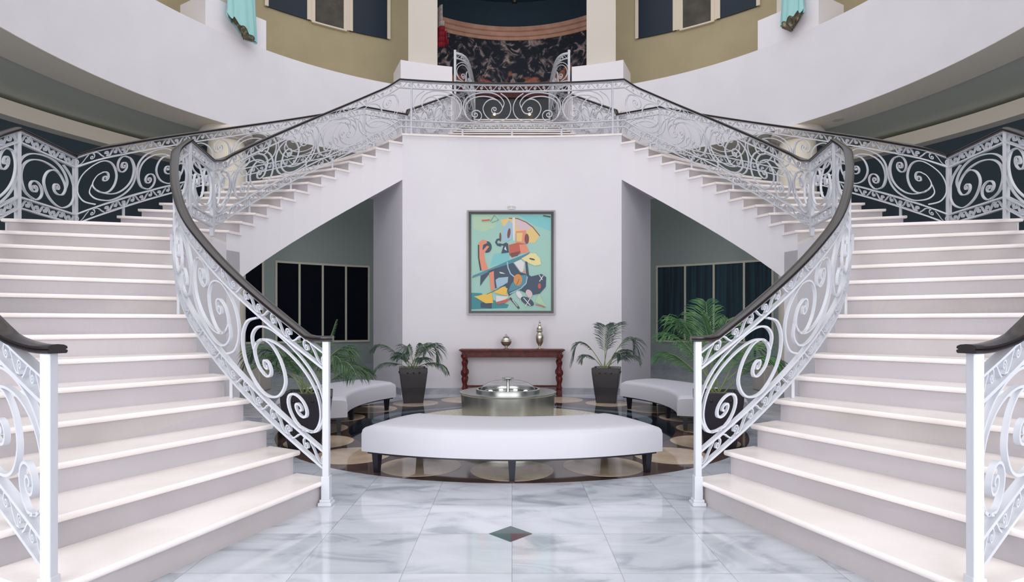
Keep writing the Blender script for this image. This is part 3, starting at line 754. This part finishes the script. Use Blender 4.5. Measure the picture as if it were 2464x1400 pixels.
for sx in (-1, 1):
    for sy in (-1, 1):
        x, y = tx+sx*(W_/2-.06), ty+sy*(D_/2-.06); m = MB(); m.lathe(legp, (x, y, 0), 20)
        m.box((x, y, .05), (.075, .075, .10)); m.box((x, y, .40), (.085, .085, .04)); m.box((x, y, .70), (.08, .08, .10))
        m.build('leg', M['mahogany'], t, smooth=True)
    m = MB(); m.box((tx+sx*(W_/2-.06), ty, .09), (.05, D_-.16, .05)); m.build('stretcher', M['mahogany'], t)
m = MB(); m.box((tx, ty, .16), (W_-.14, .05, .035)); m.box((tx, ty-.09, .085), (W_-.16, .05, .04)); m.build('stretcher', M['mahogany'], t)
# silver urns
t = thing('urn', 'small round lidded silver pot on the console table', 'urn', (-.10, 9.97, zt_))
m = MB(); m.lathe([(.001, 0), (.05, 0), (.052, .012), (.02, .03), (.02, .04), (.07, .075), (.095, .115), (.10, .135), (.085, .155)], (-.10, 9.97, zt_), 28, False); m.build('body', M['silver'], t, smooth=True)
m = MB(); m.lathe([(.092, .155), (.088, .165), (.05, .20), (.062, .205), (.025, .225), (.012, .235), (.02, .247), (.001, .26)], (-.10, 9.97, zt_), 28, False); m.build('lid', M['silver'], t, smooth=True)
t = thing('urn', 'tall slim silver urn with a spired lid on the console table', 'urn', (.475, 9.97, zt_))
m = MB(); m.lathe([(.001, 0), (.055, 0), (.058, .012), (.03, .03), (.018, .05), (.03, .07), (.06, .12), (.075, .18), (.078, .22), (.06, .26), (.045, .285), (.05, .30)], (.475, 9.97, zt_), 28, False); m.build('body', M['silver'], t, smooth=True)
m = MB(); m.lathe([(.056, .30), (.06, .31), (.05, .34), (.058, .355), (.03, .385), (.018, .40), (.026, .415), (.012, .44), (.018, .455), (.006, .48), (.001, .505)], (.475, 9.97, zt_), 28, False); m.build('lid', M['silver'], t, smooth=True)

# ------------------------------------------------------------------ painting
px0, pz0 = -.015, 2.305; PW, PH = 1.50, 1.79; yw = 10.225
t = thing('painting', 'framed abstract painting of orange, teal and navy shapes on the centre wall', 'painting', (px0, yw, pz0))
def frame_ring(w0, h0, w1, h1, ya, yb):
    m = MB()
    o_ = [(-w0/2, -h0/2), (w0/2, -h0/2), (w0/2, h0/2), (-w0/2, h0/2)]; i_ = [(-w1/2, -h1/2), (w1/2, -h1/2), (w1/2, h1/2), (-w1/2, h1/2)]
    vs = [(px0+a, yy, pz0+b) for q, yy in ((o_, ya), (i_, ya), (o_, yb), (i_, yb)) for a, b in q]
    fs = []
    for k in range(4):
        j = (k+1) % 4; fs += [(k, j, 4+j, 4+k), (8+k, 8+j, 12+j, 12+k), (k, j, 8+j, 8+k), (4+k, 4+j, 12+j, 12+k)]
    m.add(vs, fs); return m
frame_ring(PW+.04, PH+.04, PW-.02, PH-.02, yw-.05, yw).build('outer_frame', M['frame_silver'], t)
frame_ring(PW-.015, PH-.015, PW-.10, PH-.10, yw-.065, yw-.002).build('inner_frame', M['frame_black'], t)
cols = {'bg': (150, 200, 188), 'sea': (20, 128, 140), 'navy': (22, 48, 76), 'teal': (48, 128, 150), 'org': (228, 132, 100), 'red': (190, 74, 50), 'drk': (110, 44, 44), 'yel': (238, 190, 60), 'pyl': (236, 222, 150), 'pky': (232, 196, 118), 'wht': (222, 222, 224), 'pnk': (214, 188, 196), 'blk': (34, 36, 46), 'lbl': (150, 190, 214), 'or2': (212, 130, 54), 'lgr': (170, 206, 172), 'aqua': (112, 196, 202)}
keys_ = list(cols); pm = [mat('paint_'+k, tuple(int(v*.86+22) for v in cols[k]), .45, bump=(25, .15)) for k in keys_]
mb = MB(); lay = [0]
X0, X1, Y0, Y1 = 160, 1092, 132, 1262; cw_, ch_ = PW-.10, PH-.10
def pt(x, y): return (px0-cw_/2+(x-X0)/(X1-X0)*cw_, pz0+ch_/2-(y-Y0)/(Y1-Y0)*ch_)
def shape(col, pts):
    lay[0] += 1; yy = yw-.042-lay[0]*.00025; mb.mi = keys_.index(col)
    mb.add([(a, yy, b) for a, b in (pt(*p) for p in pts)], [tuple(range(len(pts)))])
def ell(col, cx, cy, rx, ry, rot=0, n=20, a0=0, a1=360):
    shape(col, [(cx+rx*math.cos(R(a0+(a1-a0)*k/n))*math.cos(R(rot))-ry*math.sin(R(a0+(a1-a0)*k/n))*math.sin(R(rot)), cy+rx*math.cos(R(a0+(a1-a0)*k/n))*math.sin(R(rot))+ry*math.sin(R(a0+(a1-a0)*k/n))*math.cos(R(rot))) for k in range(n)])
def stroke(col, pts, w_):
    l = []; r = []
    for i, p in enumerate(pts):
        a = pts[max(i-1, 0)]; b = pts[min(i+1, len(pts)-1)]; dx, dy = b[0]-a[0], b[1]-a[1]; k = math.hypot(dx, dy) or 1
        l.append((p[0]-dy/k*w_/2, p[1]+dx/k*w_/2)); r.append((p[0]+dy/k*w_/2, p[1]-dx/k*w_/2))
    for i in range(len(pts)-1): shape(col, [l[i], l[i+1], r[i+1], r[i]])
shape('bg', [(160, 132), (1092, 132), (1092, 1262), (160, 1262)])
shape('lgr', [(180, 140), (480, 140), (440, 280), (300, 340), (180, 300)]); shape('aqua', [(700, 140), (1085, 145), (1085, 330), (900, 260)])
shape('aqua', [(420, 600), (620, 560), (600, 680), (380, 740)])
shape('sea', [(160, 1050), (285, 1055), (300, 1100), (600, 1190), (580, 1230), (160, 1245)]); shape('navy', [(270, 1165), (400, 1165), (400, 1235), (270, 1225)])
shape('pky', [(500, 200), (600, 178), (740, 190), (860, 260), (960, 380), (900, 470), (800, 460), (690, 460), (650, 240), (540, 280)])
shape('pnk', [(680, 190), (760, 200), (870, 280), (800, 330), (690, 300)])
stroke('drk', [(600, 180), (700, 182), (800, 225), (880, 285), (960, 385)], 10)
shape('lbl', [(530, 300), (600, 200), (650, 250), (640, 420), (560, 460), (515, 420)]); shape('wht', [(640, 170), (672, 170), (668, 440), (648, 440)])
ell('drk', 600, 355, 18, 60, 8); ell('drk', 500, 400, 12, 55)
shape('org', [(680, 330), (800, 320), (815, 460), (680, 465)]); shape('pky', [(690, 350), (760, 350), (750, 450), (690, 450)]); ell('drk', 808, 420, 26, 60)
shape('red', [(600, 490), (700, 465), (800, 475), (745, 590), (640, 640), (605, 610)]); shape('drk', [(610, 590), (740, 560), (700, 620), (630, 635)])
shape('org', [(720, 490), (800, 480), (840, 575), (740, 590)])
stroke('navy', [(510, 500), (470, 490), (450, 460), (465, 430), (500, 425)], 24); stroke('navy', [(480, 480), (530, 490), (575, 470)], 20)
shape('navy', [(540, 490), (590, 470), (600, 580), (510, 590)]); shape('wht', [(545, 540), (560, 505), (575, 560)])
ell('navy', 345, 515, 55, 68); shape('org', [(245, 470), (290, 430), (340, 440), (345, 470), (300, 490), (290, 560), (345, 500), (370, 510), (310, 590), (325, 680), (360, 780), (285, 790), (255, 640)])
stroke('blk', [(246, 490), (248, 640), (272, 790)], 16)
shape('teal', [(170, 880), (180, 850), (330, 790), (620, 665), (850, 575), (800, 630), (640, 700), (380, 800)])
shape('pyl', [(745, 650), (850, 590), (910, 590), (960, 650), (975, 720), (900, 735), (800, 690)]); ell('blk', 870, 658, 35, 10, 15)
shape('navy', [(350, 800), (460, 760), (650, 700), (730, 810), (830, 840), (860, 860), (980, 830), (1035, 870), (1030, 980), (960, 1060), (860, 1080), (700, 1010), (600, 1090), (560, 970), (440, 1000), (420, 820)])
shape('navy', [(270, 850), (400, 790), (330, 880), (265, 970)]); shape('navy', [(790, 680), (815, 690), (835, 850), (800, 840)])
shape('wht', [(660, 700), (740, 660), (780, 700), (770, 800), (740, 810)]); shape('org', [(765, 820), (770, 770), (805, 825)])
shape('teal', [(700, 850), (810, 840), (800, 960), (640, 1030), (590, 1040), (620, 960)])
stroke('lbl', [(580, 690), (590, 760), (620, 830), (665, 865)], 14); stroke('lbl', [(815, 860), (800, 940), (740, 1000), (610, 1060)], 12)
ell('or2', 705, 900, 50, 68); stroke('blk', [(690, 960), (720, 890)], 5)
shape('lbl', [(445, 900), (480, 875), (592, 865), (585, 940), (460, 1000)]); shape('wht', [(485, 805), (530, 815), (560, 830), (500, 825)])
shape('org', [(370, 820), (425, 795), (432, 1020), (392, 1020)])
shape('yel', [(420, 1045), (530, 980), (585, 1000), (570, 1060), (600, 1085), (520, 1075)]); shape('yel', [(195, 1095), (400, 1050), (418, 1170), (330, 1175)])
stroke('blk', [(340, 1070), (470, 1010), (590, 930)], 6); shape('wht', [(450, 1085), (600, 1095), (560, 1130), (450, 1160)]); shape('red', [(445, 1165), (560, 1130), (640, 1110), (560, 1170), (470, 1185)])
ell('wht', 720, 1075, 28, 50, -35); ell('pnk', 835, 1060, 35, 50, -30); ell('red', 955, 972, 18, 32)
ell('navy', 815, 1150, 85, 40, 30); stroke('wht', [(770, 1110), (850, 1200)], 10); stroke('wht', [(850, 1110), (790, 1210)], 8); stroke('wht', [(950, 840), (990, 900)], 9); stroke('wht', [(1000, 850), (955, 920)], 9)
stroke('blk', [(610, 1110), (660, 1160), (720, 1235)], 22); stroke('wht', [(640, 1130), (700, 1210)], 8)
shape('lgr', [(950, 1060), (1040, 1220), (900, 1160)]); stroke('red', [(910, 1190), (960, 1200), (1020, 1220)], 10)
stroke('red', [(285, 208), (380, 200)], 16); stroke('teal', [(385, 220), (430, 145), (480, 200), (400, 232)], 7); stroke('blk', [(1000, 150), (1085, 165)], 14)
mb.build('canvas', pm, t)
t = thing('picture_light', 'small white twin spot fitting above the painting', 'light', (-.01, 10.2, 3.25))
m = MB(); m.box((-.01, 10.20, 3.255), (.11, .05, .015)); m.build('bracket', M['silver'], t)
for dx in (-.04, .04):
    m = MB(); m.lathe([(.001, -.012), (.022, -.012), (.024, .012), (.012, .022), (.001, .024)], (-.01+dx, 10.17, 3.275), 14, False); m.build('spot', M['iron'], t, smooth=True)

# ------------------------------------------------------------------ turquoise robes on the balcony pedestals
def robe(label, ang, tilt, sgn, w0=.20, w1=.30, zbot=7.10, ztop=8.6, under=.10):
    c = P(ang, 6.80); t = thing('robe_sculpture', label, 'sculpture', (c[0], c[1], zbot))
    er = Vector((math.cos(R(ang)), -math.sin(R(ang)), 0)); ef = Vector((-math.sin(R(ang)), -math.cos(R(ang)), 0))
    n = 48; loops = []
    for j in range(13):
        f = j/12; loop = []
        for k in range(n):
            a = 2*math.pi*k/n; w_ = w1+(w0-w1)*f; pl = 1+(.11*(1-f*.5))*math.sin(a*9+1.3*math.sin(3*f+ang))
            x = w_*math.cos(a)*pl; y_ = .11*math.sin(a)*pl
            z = zbot+(ztop-zbot)*f+(1-f)*(tilt*x*.9+.03*math.sin(a*9))
            q = Vector((c[0], c[1], 0))+er*x+ef*(y_+.06); loop.append((q.x, q.y, z))
        loops.append(loop)
    m = MB(); m.rings(loops, True, False); m.build('robe', M['teal_cloth'], t, smooth=True, angle=80)
    m = MB(); L2 = []
    for f, s_ in ((0, .93), (.4, .9), (1, .2)):
        L2.append([tuple(Vector((c[0], c[1], v[2]))+(Vector((v[0], v[1], v[2]))-Vector((c[0], c[1], v[2])))*s_+Vector((0, 0, .05-under*f))) for v in loops[0]])
    m.rings(L2, True, True); m.build('hem_lining', M['bronze'], t, smooth=True)
robe('hanging turquoise pleated robe on the left balcony pedestal', on_ring(578, 6.8)[0], -.62, -1, .22, .30, 7.18, under=.03)
robe('hanging turquoise pleated robe with a bronze foot on the right balcony pedestal', on_ring(1911, 6.8)[0], .30, 1, .15, .23, 7.30, under=.20)

# flag behind the left upper column
t = thing('flag', 'white and red flag on a pole behind the left upper column', 'flag', (-2.02, 17.3, ZT))
loops = []
m = MB()
for j in range(9):
    z = 10.62-.155*j
    row = [(-2.30+.06*k+.0*j, 17.3+.05*math.sin(k*1.3+j*.2), z+.02*k) for k in range(0, int(4+j*.45)+1)]
    loops.append(row)
for j in range(8):
    a, b = loops[j], loops[j+1]; nn = min(len(a), len(b)); m.mi = 0 if j < 4 else 1
    for k in range(nn-1): m.add([a[k], a[k+1], b[k+1], b[k]], [(0, 1, 2, 3)])
o = m.build('cloth', [M['flag_white'], M['red']], t, smooth=True); sd = o.modifiers.new('s', 'SOLIDIFY'); sd.thickness = .012
m = MB(); m.tube([(-2.31, 17.3, ZT), (-2.31, 17.3, 10.75)], .02, 8); m.build('pole', M['bronze'], t)
m = MB(); m.lathe([(.001, 0), (.14, 0), (.14, .03), (.03, .06), (.03, .1)], (-2.31, 17.3, ZT), 20, False); m.build('base', M['bronze'], t)
# two small warm lamps on the dark wall beyond the centre flight
for x, nm in ((-.60, 'left'), (.60, 'right')):
    yy = 15.5+math.sqrt(4.6**2-x*x)
    t = thing('wall_lamp', 'small warm lamp low on the dark far wall, %s of the pair' % nm, 'lamp', (x, yy-.03, 8.42))
    m = MB(); m.lathe([(.001, -.05), (.04, -.03), (.05, 0), (.04, .03), (.001, .05)], (x, yy-.09, 8.42), 14, False); m.build('shade', M['lamp'], t, smooth=True)
    m = MB(); m.box((x, yy-.03, 8.42), (.05, .07, .05)); m.build('bracket', M['bronze'], t)
# pendant lamp seen high in the niche
t = thing('ceiling_lamp', 'dark round ceiling fitting high in the opening over the mural', 'lamp', (.08, 18.0, 12.28))
m = MB(); m.tube([(.08, 18.0, 12.3), (.08, 18.0, 11.3)], .012, 6); m.build('stem', M['frame_black'], t)
m = MB(); m.lathe([(.001, 11.12), (.08, 11.14), (.12, 11.22), (.08, 11.3), (.001, 11.32)], (.08, 18.0, 0), 20, False); m.build('shade', M['frame_black'], t, smooth=True)

l = bpy.data.lights.new('niche_fill_light', 'POINT'); l.energy = 22; l.shadow_soft_size = .15; l.color = (1, .86, .74)  # fill added above the view to lift the cornice; the dark fitting itself is unlit
o = bpy.data.objects.new('niche_fill_light', l); C.objects.link(o); o.location = (0, 17.2, 12.0)
